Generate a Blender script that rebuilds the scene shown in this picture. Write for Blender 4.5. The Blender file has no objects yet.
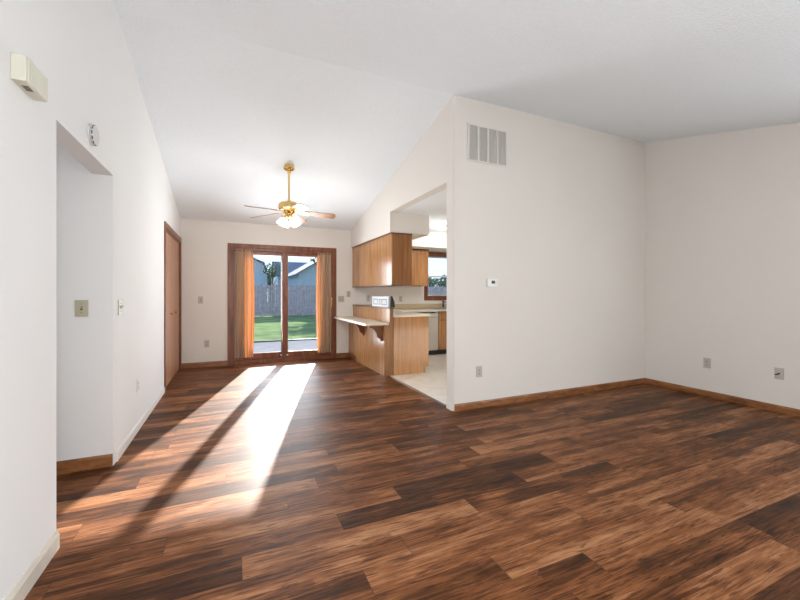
import bpy, bmesh, math, random
from mathutils import Vector, Matrix
R = math.radians
random.seed(7)
S = bpy.context.scene
C = S.collection

# ------------------------------------------------------------------ camera, sky, sun, window and fill light, exposure
YAW = 0.418115
F_PX = 376.727
cam_d = bpy.data.cameras.new('camera')
cam_d.sensor_fit = 'HORIZONTAL'
cam_d.sensor_width = 36.0
cam_d.lens = F_PX / 800 * 36.0
cam_d.shift_y = -6.45 / 800
cam_d.clip_start = 0.02
cam = bpy.data.objects.new('camera', cam_d)
C.objects.link(cam)
cam.location = (0, 0, 1.22)
cam.rotation_euler = (R(90), 0, -YAW)
S.camera = cam

S.view_settings.view_transform = 'Standard'
S.view_settings.look = 'None'
S.view_settings.gamma = 1
S.view_settings.use_curve_mapping = False
S.view_settings.exposure = 0.23

SKY_STRENGTH = 1.3
SUN_STRENGTH = 15.5
world = bpy.data.worlds.new('sky')
S.world = world
world.use_nodes = True
wn, wl = world.node_tree.nodes, world.node_tree.links
wn.clear()
w_out = wn.new('ShaderNodeOutputWorld')
w_bg = wn.new('ShaderNodeBackground')
w_bg.inputs['Strength'].default_value = SKY_STRENGTH
w_tc = wn.new('ShaderNodeTexCoord')
w_sep = wn.new('ShaderNodeSeparateXYZ')
w_ramp = wn.new('ShaderNodeValToRGB')
w_ramp.color_ramp.elements[0].position = 0.0
w_ramp.color_ramp.elements[0].color = (0.70, 0.86, 1.0, 1)
w_ramp.color_ramp.elements[1].position = 0.45
w_ramp.color_ramp.elements[1].color = (0.30, 0.52, 0.95, 1)
w_cl = wn.new('ShaderNodeTexNoise')
w_cl.inputs['Scale'].default_value = 5.0
w_cl.inputs['Detail'].default_value = 6.0
w_map = wn.new('ShaderNodeMapping')
w_map.inputs['Scale'].default_value = (1, 1, 3.5)
w_cr = wn.new('ShaderNodeValToRGB')
w_cr.color_ramp.elements[0].position = 0.50
w_cr.color_ramp.elements[1].position = 0.68
w_mix = wn.new('ShaderNodeMix')
w_mix.data_type = 'RGBA'
w_mix.inputs['B'].default_value = (0.95, 0.98, 1.0, 1)
wl.new(w_tc.outputs['Generated'], w_sep.inputs[0])
wl.new(w_sep.outputs['Z'], w_ramp.inputs[0])
wl.new(w_tc.outputs['Generated'], w_map.inputs[0])
wl.new(w_map.outputs[0], w_cl.inputs['Vector'])
wl.new(w_cl.outputs['Fac'], w_cr.inputs[0])
wl.new(w_cr.outputs['Color'], w_mix.inputs['Factor'])
wl.new(w_ramp.outputs['Color'], w_mix.inputs['A'])
wl.new(w_mix.outputs['Result'], w_bg.inputs['Color'])
wl.new(w_bg.outputs[0], w_out.inputs['Surface'])

sun_d = bpy.data.lights.new('sun', 'SUN')
sun_d.energy = SUN_STRENGTH
sun_d.angle = R(0.8)
sun_d.color = (1.0, 0.94, 0.87)
sun = bpy.data.objects.new('sun', sun_d)
C.objects.link(sun)
SUN_TAN = 0.395
sun_dir = Vector((-0.28, -1.0, -SUN_TAN)).normalized()
sun.rotation_euler = sun_dir.to_track_quat('-Z', 'Y').to_euler()


def area_light(name, loc, direction, sx, sz, energy, color):
    """area light for sliding door daylight and for added fill behind the camera"""
    d = bpy.data.lights.new(name, 'AREA')
    d.shape = 'RECTANGLE'
    d.size, d.size_y = sx, sz
    d.energy, d.color = energy, color
    o = bpy.data.objects.new(name, d)
    C.objects.link(o)
    o.location = loc
    o.rotation_euler = Vector(direction).to_track_quat('-Z', 'Z').to_euler()
    return o


# unseen fill light, added: area lights in made-up openings behind the camera
area_light('side_fill', (5.17, -0.10, 1.20), (-1, 0, 0), 1.36, 1.36, 36, (0.88, 0.96, 1.0))
area_light('left_fill', (-0.80, 0.0, 1.05), (1, 0, 0), 0.80, 1.80, 48, (0.92, 0.97, 1.0))
# daylight through the sliding glass door
area_light('patio_door_daylight', (0.86, 7.25, 1.05), (0, -1, 0.3), 1.25, 1.7, 58, (0.86, 0.95, 1.0))


def fill_point(name, loc, energy, color, size):  # added fill point with no lamp body, brightens entry, living area and hall
    d = bpy.data.lights.new(name, 'POINT')
    d.energy, d.color, d.shadow_soft_size = energy, color, size
    o = bpy.data.objects.new(name, d)
    C.objects.link(o)
    o.location = loc


fill_point('entry_fill', (0.20, -0.40, 0.90), 66, (0.98, 0.99, 1.0), 0.25)
fill_point('living_fill', (3.20, -0.30, 1.00), 9, (1.0, 0.98, 0.95), 0.25)
fill_point('hallway_fill', (-2.2, 2.75, 2.10), 4, (1.0, 0.99, 0.97), 0.2)

# ------------------------------------------------------------------ measures (metres)
XL, XR, XP = -0.773, 5.134, 2.090          # left wall, right wall, kitchen wall
YB, YF, YN = 7.03, 3.338, -0.9             # back wall, partition / ridge, front wall
ZR, ZK = 3.281, 2.41                       # ridge, kitchen ceiling
KB, KN = 0.2279, 0.238


def ceil_z(y):
    return ZR - KB * (y - YF) if y >= YF else ZR - KN * (YF - y)


# ------------------------------------------------------------------ materials
def nodes_of(name):
    m = bpy.data.materials.new(name)
    m.use_nodes = True
    n, l = m.node_tree.nodes, m.node_tree.links
    return m, n, l, n['Principled BSDF']


def plain(name, col, rough=0.5, metal=0.0, spec=0.5, var=0.0, vscale=4.0, bump=0.0, bscale=80.0, coat=0.0):
    m, n, l, p = nodes_of(name)
    p.inputs['Base Color'].default_value = (*col, 1)
    p.inputs['Roughness'].default_value = rough
    p.inputs['Metallic'].default_value = metal
    p.inputs['Specular IOR Level'].default_value = spec
    p.inputs['Coat Weight'].default_value = coat
    tc = n.new('ShaderNodeTexCoord')
    if var:
        t = n.new('ShaderNodeTexNoise')
        t.inputs['Scale'].default_value = vscale
        t.inputs['Detail'].default_value = 5
        r = n.new('ShaderNodeValToRGB')
        r.color_ramp.elements[0].position = 0.3
        r.color_ramp.elements[1].position = 0.7
        r.color_ramp.elements[0].color = (*[c * (1 - var) for c in col], 1)
        r.color_ramp.elements[1].color = (*[min(1, c * (1 + var)) for c in col], 1)
        l.new(tc.outputs['Object'], t.inputs['Vector'])
        l.new(t.outputs['Fac'], r.inputs[0])
        l.new(r.outputs[0], p.inputs['Base Color'])
    if bump:
        t = n.new('ShaderNodeTexNoise')
        t.inputs['Scale'].default_value = bscale
        t.inputs['Detail'].default_value = 3
        b = n.new('ShaderNodeBump')
        b.inputs['Strength'].default_value = bump
        b.inputs['Distance'].default_value = 0.01
        l.new(tc.outputs['Object'], t.inputs['Vector'])
        l.new(t.outputs['Fac'], b.inputs['Height'])
        l.new(b.outputs[0], p.inputs['Normal'])
    return m


def wood(name, dark, light, scale=(14, 14, 1.2), rough=0.35, contrast=(0.32, 0.7)):
    """grain runs along the axis with the small scale"""
    m, n, l, p = nodes_of(name)
    p.inputs['Roughness'].default_value = rough
    tc = n.new('ShaderNodeTexCoord')
    mp = n.new('ShaderNodeMapping')
    mp.inputs['Scale'].default_value = scale
    t = n.new('ShaderNodeTexNoise')
    t.inputs['Scale'].default_value = 1.6
    t.inputs['Detail'].default_value = 8
    t.inputs['Distortion'].default_value = 0.6
    t2 = n.new('ShaderNodeTexNoise')
    t2.inputs['Scale'].default_value = 9
    t2.inputs['Detail'].default_value = 4
    mx = n.new('ShaderNodeMath')
    mx.operation = 'MULTIPLY_ADD'
    mx.inputs[1].default_value = 0.35
    r = n.new('ShaderNodeValToRGB')
    r.color_ramp.elements[0].position = contrast[0] + 0.17
    r.color_ramp.elements[1].position = contrast[1] + 0.17
    r.color_ramp.elements[0].color = (*dark, 1)
    r.color_ramp.elements[1].color = (*light, 1)
    l.new(tc.outputs['Object'], mp.inputs[0])
    l.new(mp.outputs[0], t.inputs['Vector'])
    l.new(mp.outputs[0], t2.inputs['Vector'])
    l.new(t2.outputs['Fac'], mx.inputs[0])
    l.new(t.outputs['Fac'], mx.inputs[2])
    l.new(mx.outputs[0], r.inputs[0])
    l.new(r.outputs[0], p.inputs['Base Color'])
    b = n.new('ShaderNodeBump')
    b.inputs['Strength'].default_value = 0.06
    l.new(mx.outputs[0], b.inputs['Height'])
    l.new(b.outputs[0], p.inputs['Normal'])
    return m


def floor_material():
    m, n, l, p = nodes_of('vinyl_plank')
    uv = n.new('ShaderNodeUVMap')
    uv.uv_map = 'plank'
    at = n.new('ShaderNodeAttribute')
    at.attribute_name = 'tone'
    sd = n.new('ShaderNodeAttribute')
    sd.attribute_name = 'seed'
    sep = n.new('ShaderNodeSeparateXYZ')
    l.new(uv.outputs[0], sep.inputs[0])

    def math_(op, a, b=None, c=None):
        k = n.new('ShaderNodeMath')
        k.operation = op
        for i, v in enumerate((a, b, c)):
            if v is None:
                continue
            if isinstance(v, (int, float)):
                k.inputs[i].default_value = v
            else:
                l.new(v, k.inputs[i])
        return k.outputs[0]

    sx = math_('MULTIPLY_ADD', sd.outputs['Fac'], 91.0, sep.outputs['X'])
    sy = math_('MULTIPLY_ADD', sd.outputs['Fac'], 37.0, sep.outputs['Y'])

    def noise(scx, scy, scale, detail, dist=0.0, rough=0.5):
        c = n.new('ShaderNodeCombineXYZ')
        l.new(math_('MULTIPLY', sx, scx), c.inputs[0])
        l.new(math_('MULTIPLY', sy, scy), c.inputs[1])
        t = n.new('ShaderNodeTexNoise')
        t.inputs['Scale'].default_value = scale
        t.inputs['Detail'].default_value = detail
        t.inputs['Distortion'].default_value = dist
        t.inputs['Roughness'].default_value = rough
        l.new(c.outputs[0], t.inputs['Vector'])
        return t.outputs['Fac']

    streak = noise(0.9, 16.0, 1.0, 7, 1.0, 0.66)      # long grain
    cloud = noise(2.2, 7.0, 1.0, 4, 0.8)             # soft dark patches
    fine = noise(4.5, 80.0, 1.0, 6, 0.5, 0.72)                 # pores
    a = math_('MULTIPLY_ADD', streak, 0.85, -0.425)
    b = math_('MULTIPLY_ADD', cloud, 0.90, -0.45)
    c = math_('MULTIPLY_ADD', fine, 1.15, -0.575)
    # printed strips inside a plank: narrow boards with ragged ends, each with its own tone
    rag = noise(5.0, 60.0, 1.0, 3)
    vv = math_('MULTIPLY_ADD', streak, 0.016, sep.outputs['Y'])
    strip = math_('FLOOR', math_('DIVIDE', vv, 0.0535))
    uu = math_('ADD', math_('MULTIPLY_ADD', rag, 0.10, sx), math_('MULTIPLY', strip, 0.377))
    seg = math_('FLOOR', math_('DIVIDE', uu, 0.61))
    cid = n.new('ShaderNodeCombineXYZ')
    l.new(strip, cid.inputs[0])
    l.new(seg, cid.inputs[1])
    l.new(math_('MULTIPLY', sd.outputs['Fac'], 53.0), cid.inputs[2])
    wn_ = n.new('ShaderNodeTexWhiteNoise')
    l.new(cid.outputs[0], wn_.inputs['Vector'])
    d = math_('MULTIPLY_ADD', wn_.outputs['Value'], 0.20, -0.10)
    v = math_('ADD', math_('ADD', math_('ADD', a, b), d), math_('ADD', c, at.outputs['Fac']))
    r = n.new('ShaderNodeValToRGB')
    e = r.color_ramp.elements
    e[0].position = 0.0
    e[0].color = (0.022, 0.009, 0.0045, 1)
    e[1].position = 1.0
    e[1].color = (0.43, 0.208, 0.100, 1)
    k = e.new(0.35)
    k.color = (0.082, 0.028, 0.0092, 1)
    k = e.new(0.62)
    k.color = (0.215, 0.079, 0.0275, 1)
    l.new(v, r.inputs[0])
    # dark pore lines in the pale planks
    wv = noise(3.0, 45.0, 1.0, 5, 2.5, 0.55)
    ln = n.new('ShaderNodeValToRGB')
    ln.color_ramp.elements[0].position = 0.39
    ln.color_ramp.elements[0].color = (0.28, 0.22, 0.20, 1)
    ln.color_ramp.elements[1].position = 0.46
    ln.color_ramp.elements[1].color = (1, 1, 1, 1)
    l.new(wv, ln.inputs[0])
    mu = n.new('ShaderNodeMix')
    mu.data_type = 'RGBA'
    mu.blend_type = 'MULTIPLY'
    mu.inputs['Factor'].default_value = 0.8
    l.new(r.outputs[0], mu.inputs['A'])
    l.new(ln.outputs[0], mu.inputs['B'])
    # joint lines between planks
    ex = math_('MINIMUM', sep.outputs['X'], math_('SUBTRACT', 1.22, sep.outputs['X']))
    ey = math_('MINIMUM', sep.outputs['Y'], math_('SUBTRACT', 0.1545, sep.outputs['Y']))
    ed = math_('MINIMUM', ex, ey)
    j = math_('LESS_THAN', ed, 0.0011)
    mj = n.new('ShaderNodeMix')
    mj.data_type = 'RGBA'
    mj.inputs['B'].default_value = (0.020, 0.011, 0.008, 1)
    l.new(math_('MULTIPLY', j, 0.75), mj.inputs['Factor'])
    l.new(mu.outputs['Result'], mj.inputs['A'])
    l.new(mj.outputs['Result'], p.inputs['Base Color'])
    rr = math_('MULTIPLY_ADD', cloud, 0.10, FLOOR_ROUGH)
    l.new(rr, p.inputs['Roughness'])
    p.inputs['Specular IOR Level'].default_value = 0.10
    p.inputs['Coat Weight'].default_value = 0.08
    p.inputs['Coat Roughness'].default_value = 0.50
    bp = n.new('ShaderNodeBump')
    bp.inputs['Strength'].default_value = 0.12
    bp.inputs['Distance'].default_value = 0.002
    l.new(math_('ADD', streak, fine), bp.inputs['Height'])
    l.new(bp.outputs[0], p.inputs['Normal'])
    return m


FLOOR_ROUGH = 0.40


def glass_material(name, tint=(1, 1, 1), fac=0.08):
    m = bpy.data.materials.new(name)
    m.use_nodes = True
    n, l = m.node_tree.nodes, m.node_tree.links
    n.clear()
    o = n.new('ShaderNodeOutputMaterial')
    t = n.new('ShaderNodeBsdfTransparent')
    t.inputs[0].default_value = (*tint, 1)
    g = n.new('ShaderNodeBsdfGlossy')
    g.inputs['Roughness'].default_value = 0.02
    fr = n.new('ShaderNodeFresnel')
    fr.inputs['IOR'].default_value = 1.1
    x = n.new('ShaderNodeMixShader')
    l.new(fr.outputs[0], x.inputs[0])
    l.new(t.outputs[0], x.inputs[1])
    l.new(g.outputs[0], x.inputs[2])
    l.new(x.outputs[0], o.inputs[0])
    return m


def cloth_material(name, col, trans):
    m = bpy.data.materials.new(name)
    m.use_nodes = True
    n, l = m.node_tree.nodes, m.node_tree.links
    n.clear()
    o = n.new('ShaderNodeOutputMaterial')
    tc = n.new('ShaderNodeTexCoord')
    mp = n.new('ShaderNodeMapping')
    mp.inputs['Scale'].default_value = (60, 60, 3)
    t = n.new('ShaderNodeTexNoise')
    t.inputs['Scale'].default_value = 3
    r = n.new('ShaderNodeValToRGB')
    r.color_ramp.elements[0].color = (*[c * 0.85 for c in col], 1)
    r.color_ramp.elements[1].color = (*[c * 1.1 for c in col], 1)
    d = n.new('ShaderNodeBsdfDiffuse')
    tr = n.new('ShaderNodeBsdfTranslucent')
    tr.inputs[0].default_value = (*trans, 1)
    x = n.new('ShaderNodeMixShader')
    x.inputs[0].default_value = 0.16
    l.new(tc.outputs['Object'], mp.inputs[0])
    l.new(mp.outputs[0], t.inputs['Vector'])
    l.new(t.outputs['Fac'], r.inputs[0])
    l.new(r.outputs[0], d.inputs[0])
    l.new(d.outputs[0], x.inputs[1])
    l.new(tr.outputs[0], x.inputs[2])
    l.new(x.outputs[0], o.inputs[0])
    return m


def emit(name, col, strength):
    m, n, l, p = nodes_of(name)
    p.inputs['Base Color'].default_value = (*col, 1)
    p.inputs['Emission Color'].default_value = (*col, 1)
    p.inputs['Emission Strength'].default_value = strength
    return m


WALL = (0.78, 0.742, 0.692)
M = {
    'wall': plain('wall_paint', WALL, 0.75, spec=0.25, var=0.012, vscale=1.5, bump=0.03, bscale=160),
    'wall_cool_lit': plain('cool_lit_wall_paint', (0.86, 0.865, 0.865), 0.75, spec=0.25, var=0.012, vscale=1.5, bump=0.03, bscale=160),  # same wall paint, whiter and cooler: the light there is put into its colour
    'ceiling': plain('textured_ceiling', (0.87, 0.92, 0.955), 0.9, spec=0.1, var=0.02, vscale=60, bump=0.55, bscale=70),
    'soffit': plain('soffit_paint', (0.82, 0.855, 0.885), 0.85, spec=0.1),
    'oak_trim': wood('oak_baseboard', (0.17, 0.062, 0.020), (0.36, 0.15, 0.055), (4, 14, 14)),
    'oak_trim_y': wood('oak_baseboard_side', (0.17, 0.062, 0.020), (0.36, 0.15, 0.055), (14, 4, 14)),
    'white_trim': plain('cream_baseboard', (0.66, 0.61, 0.53), 0.5, var=0.08, vscale=9),
    'door_wood': wood('stained_door_wood', (0.125, 0.036, 0.014), (0.27, 0.092, 0.038), (16, 16, 1.4)),
    'leaf_wood': wood('closet_door_wood', (0.36, 0.170, 0.088), (0.52, 0.275, 0.155), (18, 18, 0.9), rough=0.4),
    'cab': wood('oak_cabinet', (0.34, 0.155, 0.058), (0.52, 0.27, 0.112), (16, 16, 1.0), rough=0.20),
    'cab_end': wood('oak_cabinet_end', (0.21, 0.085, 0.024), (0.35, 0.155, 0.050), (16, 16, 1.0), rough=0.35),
    'cab_trim': wood('oak_dark_trim', (0.09, 0.032, 0.012), (0.16, 0.06, 0.024), (10, 10, 10), rough=0.35),
    'corbel': wood('oak_corbel', (0.15, 0.050, 0.016), (0.26, 0.095, 0.032), (16, 16, 2), rough=0.55),
    'laminate': plain('cream_laminate', (0.72, 0.66, 0.55), 0.28, var=0.03, vscale=40),
    'laminate_tan': plain('tan_laminate', (0.52, 0.42, 0.27), 0.35, var=0.03, vscale=40),
    'vinyl': plain('kitchen_vinyl', (0.80, 0.745, 0.655), 0.30, var=0.07, vscale=7),
    'plate': plain('ivory_plastic', (0.50, 0.46, 0.34), 0.4),
    'plate_grey': plain('grey_plate', (0.50, 0.47, 0.42), 0.4),
    'white_plastic': plain('white_plastic', (0.82, 0.82, 0.80), 0.35),
    'chime': plain('aged_ivory_plastic', (0.70, 0.69, 0.59), 0.45),
    'dark': plain('dark_slot', (0.02, 0.018, 0.015), 0.5),
    'brown_slot': plain('bronze_grille', (0.10, 0.075, 0.04), 0.5),
    'brass': plain('polished_brass', (0.80, 0.55, 0.22), 0.16, metal=1.0),
    'blade': wood('fan_blade_wood', (0.20, 0.085, 0.030), (0.38, 0.18, 0.075), (6, 6, 6), rough=0.3),
    'shade': emit('lit_glass_shade', (1.0, 0.96, 0.88), 2.6),
    'dome': emit('lit_dome_glass', (1.0, 0.95, 0.85), 3.0),
    'chrome': plain('chrome', (0.75, 0.75, 0.75), 0.15, metal=1.0),
    'steel': plain('sink_steel', (0.6, 0.6, 0.6), 0.3, metal=1.0),
    'black': plain('black_plastic', (0.015, 0.017, 0.02), 0.3),
    'dish': plain('dishwasher_panel', (0.55, 0.52, 0.46), 0.35, var=0.03),
    'appliance_white': plain('matte_white_plastic', (0.70, 0.72, 0.76), 0.6, spec=0.2),
    'alarm': plain('alarm_plastic', (0.66, 0.67, 0.66), 0.5),
    'outline': plain('grey_print', (0.22, 0.24, 0.27), 0.5),
    'vent': plain('vent_enamel', (0.74, 0.71, 0.67), 0.5),
    'vent_dark': plain('vent_louver', (0.60, 0.575, 0.54), 0.6),
    'glass': glass_material('clear_glass'),
    'curtain': cloth_material('curtain_cloth', (0.46, 0.33, 0.23), (0.46, 0.15, 0.042)),
    'concrete': plain('patio_concrete', (0.19, 0.20, 0.215), 0.95, spec=0.0, var=0.08, vscale=3),
    'grass': plain('lawn_grass', (0.15, 0.21, 0.10), 1.0, spec=0.0, var=0.30, vscale=1.3),
    'fence': plain('weathered_fence', (0.37, 0.335, 0.35), 0.95, spec=0.0, var=0.18, vscale=5),
    'siding': plain('blue_grey_siding', (0.36, 0.48, 0.58), 0.8, var=0.06, vscale=2),
    'siding_pale': plain('pale_siding', (0.50, 0.55, 0.60), 0.8, var=0.06, vscale=2),
    'roof': plain('roof_shingle', (0.17, 0.20, 0.24), 1.0, spec=0.05, var=0.2, vscale=8),
    'leaf': plain('tree_leaves', (0.13, 0.19, 0.12), 0.9, spec=0.1, var=0.4, vscale=2),
    'bark': plain('tree_bark', (0.10, 0.075, 0.055), 0.9, var=0.3, vscale=12),
    'window_vinyl': plain('window_sash', (0.62, 0.64, 0.66), 0.4),
    'strip': plain('metal_transition', (0.09, 0.06, 0.045), 0.35, metal=0.3),
    'floor': floor_material(),
}


# ------------------------------------------------------------------ mesh helpers
class MB:
    def __init__(self):
        self.bm = bmesh.new()

    def box(self, x0, x1, y0, y1, z0, z1, bevel=0.0):
        vs = [self.bm.verts.new((x, y, z)) for x in (x0, x1) for y in (y0, y1) for z in (z0, z1)]
        fs = [self.bm.faces.new([vs[i] for i in q]) for q in
              ((0, 1, 3, 2), (4, 6, 7, 5), (0, 4, 5, 1), (2, 3, 7, 6), (0, 2, 6, 4), (1, 5, 7, 3))]
        if bevel:
            ed = list({e for f in fs for e in f.edges})
            bmesh.ops.bevel(self.bm, geom=ed, offset=bevel, segments=2, affect='EDGES', profile=0.6)
        return self

    def prism(self, poly, axis, a, b):
        """extrude a 2-D outline along x, y or z between a and b"""
        def P(u, v, w):
            return {'x': (w, u, v), 'y': (u, w, v), 'z': (u, v, w)}[axis]
        lo = [self.bm.verts.new(P(u, v, a)) for u, v in poly]
        hi = [self.bm.verts.new(P(u, v, b)) for u, v in poly]
        k = len(poly)
        self.bm.faces.new(lo)
        self.bm.faces.new(hi[::-1])
        for i in range(k):
            self.bm.faces.new((lo[i], lo[(i + 1) % k], hi[(i + 1) % k], hi[i]))
        return self

    def lathe(self, prof, center=(0, 0, 0), seg=24, axis='z', wave=0.0, nw=0):
        """prof: list of (radius, height); open profile, spun round an axis"""
        cx, cy, cz = center
        rings = []
        for r, h in prof:
            ring = []
            for i in range(seg):
                t = 2 * math.pi * i / seg
                rr = max(r, 1e-4) * (1 + (wave * math.cos(nw * t) if wave else 0))
                u, v = rr * math.cos(t), rr * math.sin(t)
                p = {'z': (cx + u, cy + v, cz + h), 'x': (cx + h, cy + u, cz + v), 'y': (cx + u, cy + h, cz + v)}[axis]
                ring.append(self.bm.verts.new(p))
            rings.append(ring)
        for a, b in zip(rings, rings[1:]):
            for i in range(seg):
                self.bm.faces.new((a[i], a[(i + 1) % seg], b[(i + 1) % seg], b[i]))
        self.bm.faces.new(rings[0][::-1])
        self.bm.faces.new(rings[-1])
        return self

    def tube(self, pts, r, seg=10):
        pts = [Vector(p) for p in pts]
        rings = []
        for i, p in enumerate(pts):
            d = (pts[min(i + 1, len(pts) - 1)] - pts[max(i - 1, 0)]).normalized()
            up = Vector((0, 0, 1)) if abs(d.z) < 0.9 else Vector((1, 0, 0))
            s = d.cross(up).normalized()
            u = s.cross(d)
            rr = r[i] if isinstance(r, (list, tuple)) else r
            rings.append([self.bm.verts.new(p + rr * (math.cos(2 * math.pi * k / seg) * s + math.sin(2 * math.pi * k / seg) * u)) for k in range(seg)])
        for a, b in zip(rings, rings[1:]):
            for i in range(seg):
                self.bm.faces.new((a[i], a[(i + 1) % seg], b[(i + 1) % seg], b[i]))
        self.bm.faces.new(rings[0][::-1])
        self.bm.faces.new(rings[-1])
        return self

    def xform(self, mat):
        bmesh.ops.transform(self.bm, matrix=mat, verts=self.bm.verts)
        return self

    def build(self, name, mat, parent=None, smooth=False, origin=None):
        bmesh.ops.recalc_face_normals(self.bm, faces=self.bm.faces)
        if origin is not None:
            bmesh.ops.translate(self.bm, verts=self.bm.verts, vec=-Vector(origin))
        me = bpy.data.meshes.new(name)
        self.bm.to_mesh(me)
        self.bm.free()
        me.materials.append(M[mat] if isinstance(mat, str) else mat)
        if smooth:
            me.polygons.foreach_set('use_smooth', [True] * len(me.polygons))
            me.set_sharp_from_angle(angle=R(40))
        o = bpy.data.objects.new(name, me)
        C.objects.link(o)
        if origin is not None:
            o.location = origin
        if parent:
            o.parent = parent
        return o


def tag(o, label, cat, group=None, kind=None):
    if label:
        o['label'] = label
    if cat:
        o['category'] = cat
    if group:
        o['group'] = group
    if kind:
        o['kind'] = kind
    return o


def thing(name, loc, label, cat, group=None, kind=None, rz=0.0):
    o = bpy.data.objects.new(name, None)
    o.empty_display_size = 0.1
    C.objects.link(o)
    o.location = loc
    o.rotation_euler = (0, 0, rz)
    return tag(o, label, cat, group, kind)


def structure(o, label, cat):
    return tag(o, label, cat, None, 'structure')


# ------------------------------------------------------------------ floor
def build_floor():
    W, L, Y0 = 0.1545, 1.22, 1.2745
    areas = [(XL, XR + 0.02, YN - 0.05, 3.42), (XL - 0.02, 2.112, 3.42, YB + 0.02), (-3.0, XL, 2.30, 3.30)]
    known_off = {4: -0.724 % L, 3: 0.0, 0: 1.09 % L}           # row -> where a joint falls
    rng = random.Random(11)
    quads = []
    for row in range(-16, 40):
        y0 = Y0 + row * W
        off = rng.random() * L
        if row == 7:
            off = -0.724 % L
        elif row == 3:
            off = 0.038 % L
        elif row == 2:
            off = 0.77 % L
        elif row == 0:
            off = 1.09 % L
        k0 = int((-3.2 - off) // L)
        for k in range(k0, k0 + 9):
            x0 = off + k * L
            tone = rng.choice([0.26, 0.34, 0.40, 0.46, 0.52, 0.58, 0.66, 0.48, 0.36]) + rng.uniform(-0.02, 0.06)
            seed = rng.random()
            fixed = {(7, -0.724): 0.70, (3, 0.038): 0.74, (2, 0.77): 0.66, (0, 1.09): 0.70}
            for (fr, fx), ft in fixed.items():
                if fr == row and abs(fx - x0) < 0.02:
                    tone = ft
            for ax0, ax1, ay0, ay1 in areas:
                a, b = max(x0, ax0), min(x0 + L, ax1)
                c, d = max(y0, ay0), min(y0 + W, ay1)
                if b - a > 1e-4 and d - c > 1e-4:
                    quads.append((a, b, c, d, x0, y0, tone, seed))
    bm = bmesh.new()
    uvl = bm.loops.layers.uv.new('plank')
    tl = bm.faces.layers.float.new('tone')
    sl = bm.faces.layers.float.new('seed')
    for a, b, c, d, x0, y0, tone, seed in quads:
        f = bm.faces.new([bm.verts.new(p) for p in ((a, c, 0), (b, c, 0), (b, d, 0), (a, d, 0))])
        f[tl] = tone
        f[sl] = seed
        for lp in f.loops:
            lp[uvl].uv = (lp.vert.co.x - x0, lp.vert.co.y - y0)
    # slab body under the planks
    me = bpy.data.meshes.new('floor')
    bm.to_mesh(me)
    bm.free()
    me.materials.append(M['floor'])
    o = bpy.data.objects.new('floor', me)
    C.objects.link(o)
    structure(o, 'dark brown wood plank floor of the living and dining room', 'floor')
    s = MB().box(-3.1, XR + 0.15, YN - 0.15, YB + 0.14, -0.14, -0.004).build('floor_slab', 'concrete', o)
    return o


build_floor()
k = MB().box(2.125, XR + 0.02, 3.42, YB + 0.02, -0.003, 0.004).build('floor_kitchen', 'vinyl')
structure(k, 'beige vinyl kitchen floor behind the partition wall', 'floor')
k = MB().prism([(2.100, 0.0), (2.130, 0.0), (2.127, 0.007), (2.103, 0.007)], 'y', 3.49, 5.16).build('trim_1', 'strip')
structure(k, 'dark strip where the wood floor meets the beige kitchen floor', 'floor trim')

# ------------------------------------------------------------------ ceiling and walls
m = MB()
m.prism([(YF, ZR), (YB + 0.2, ceil_z(YB + 0.2)), (YB + 0.2, ceil_z(YB + 0.2) + 0.12), (YF, ZR + 0.12)], 'x', XL - 0.12, XR + 0.12)
m.prism([(YF, ZR), (YF, ZR + 0.12), (YN - 0.12, ceil_z(YN - 0.12) + 0.12), (YN - 0.12, ceil_z(YN - 0.12))], 'x', XL - 0.12, XR + 0.12)
structure(m.build('ceiling', 'ceiling'), 'white textured vaulted ceiling', 'ceiling')
m = MB().box(XP + 0.12, XR, 3.48, YB, ZK, ZK + 0.06)
structure(m.build('ceiling_kitchen', 'ceiling'), 'flat white kitchen ceiling behind the partition wall', 'ceiling')
m = MB().box(-3.1, XL - 0.12, 2.2, 3.42, 2.44, 2.54)
structure(m.build('ceiling_hallway', 'ceiling'), 'flat hallway ceiling beyond the left opening', 'ceiling')

OP0, OP1, OPZ = 2.322, 3.270, 2.055         # hallway opening
CL0, CL1, CLZ = 5.490, 6.965, 2.050         # closet opening
m = MB()
x0, x1 = XL - 0.12, XL


def left_piece(y0, y1, z0):
    ys = [y0] + ([YF] if y0 < YF < y1 else []) + [y1]
    top = [(y, ceil_z(y) + 0.05) for y in reversed(ys)]
    m.prism([(y0, z0), (y1, z0)] + top, 'x', x0, x1)


left_piece(YN - 0.1, -0.47, 0)
left_piece(-0.47, 0.47, 2.05)
left_piece(0.47, OP0, 0)
left_piece(OP0, OP1, OPZ)
left_piece(OP1, CL0, 0)
left_piece(CL0, CL1, CLZ)
left_piece(CL1, YB + 0.15, 0)
structure(m.build('wall_left', 'wall_cool_lit'), 'long off-white left wall with the hallway opening and closet', 'wall')
m = MB().box(-3.1, x0, OP1, OP1 + 0.12, 0, 2.5)
structure(m.build('wall_hallway_end', 'wall_cool_lit'), 'shaded wall inside the hallway opening carrying a beige switch', 'wall')
m = MB().box(-3.1, x0, OP0 - 0.12, OP0, 0, 2.5).box(-3.1, -3.0, OP0, OP1, 0, 2.5)
structure(m.build('wall_hallway', 'wall_cool_lit'), 'near wall of the hallway, out of view behind the left wall', 'wall')
m = MB().box(x0 - 0.55, x0 - 0.5, CL0 - 0.05, YB + 0.15, 0, 2.2).box(x0 - 0.5, x0, CL0 - 0.1, CL0 - 0.05, 0, 2.2) \
    .box(x0 - 0.5, x0, YB + 0.1, YB + 0.15, 0, 2.2).box(x0 - 0.55, x0, CL0 - 0.1, YB + 0.15, 2.2, 2.25).box(x0 - 0.55, x0, CL0 - 0.1, YB + 0.15, -0.05, 0.0)
structure(m.build('wall_closet', 'wall'), 'inside of the closet behind the folding doors', 'wall')

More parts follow.
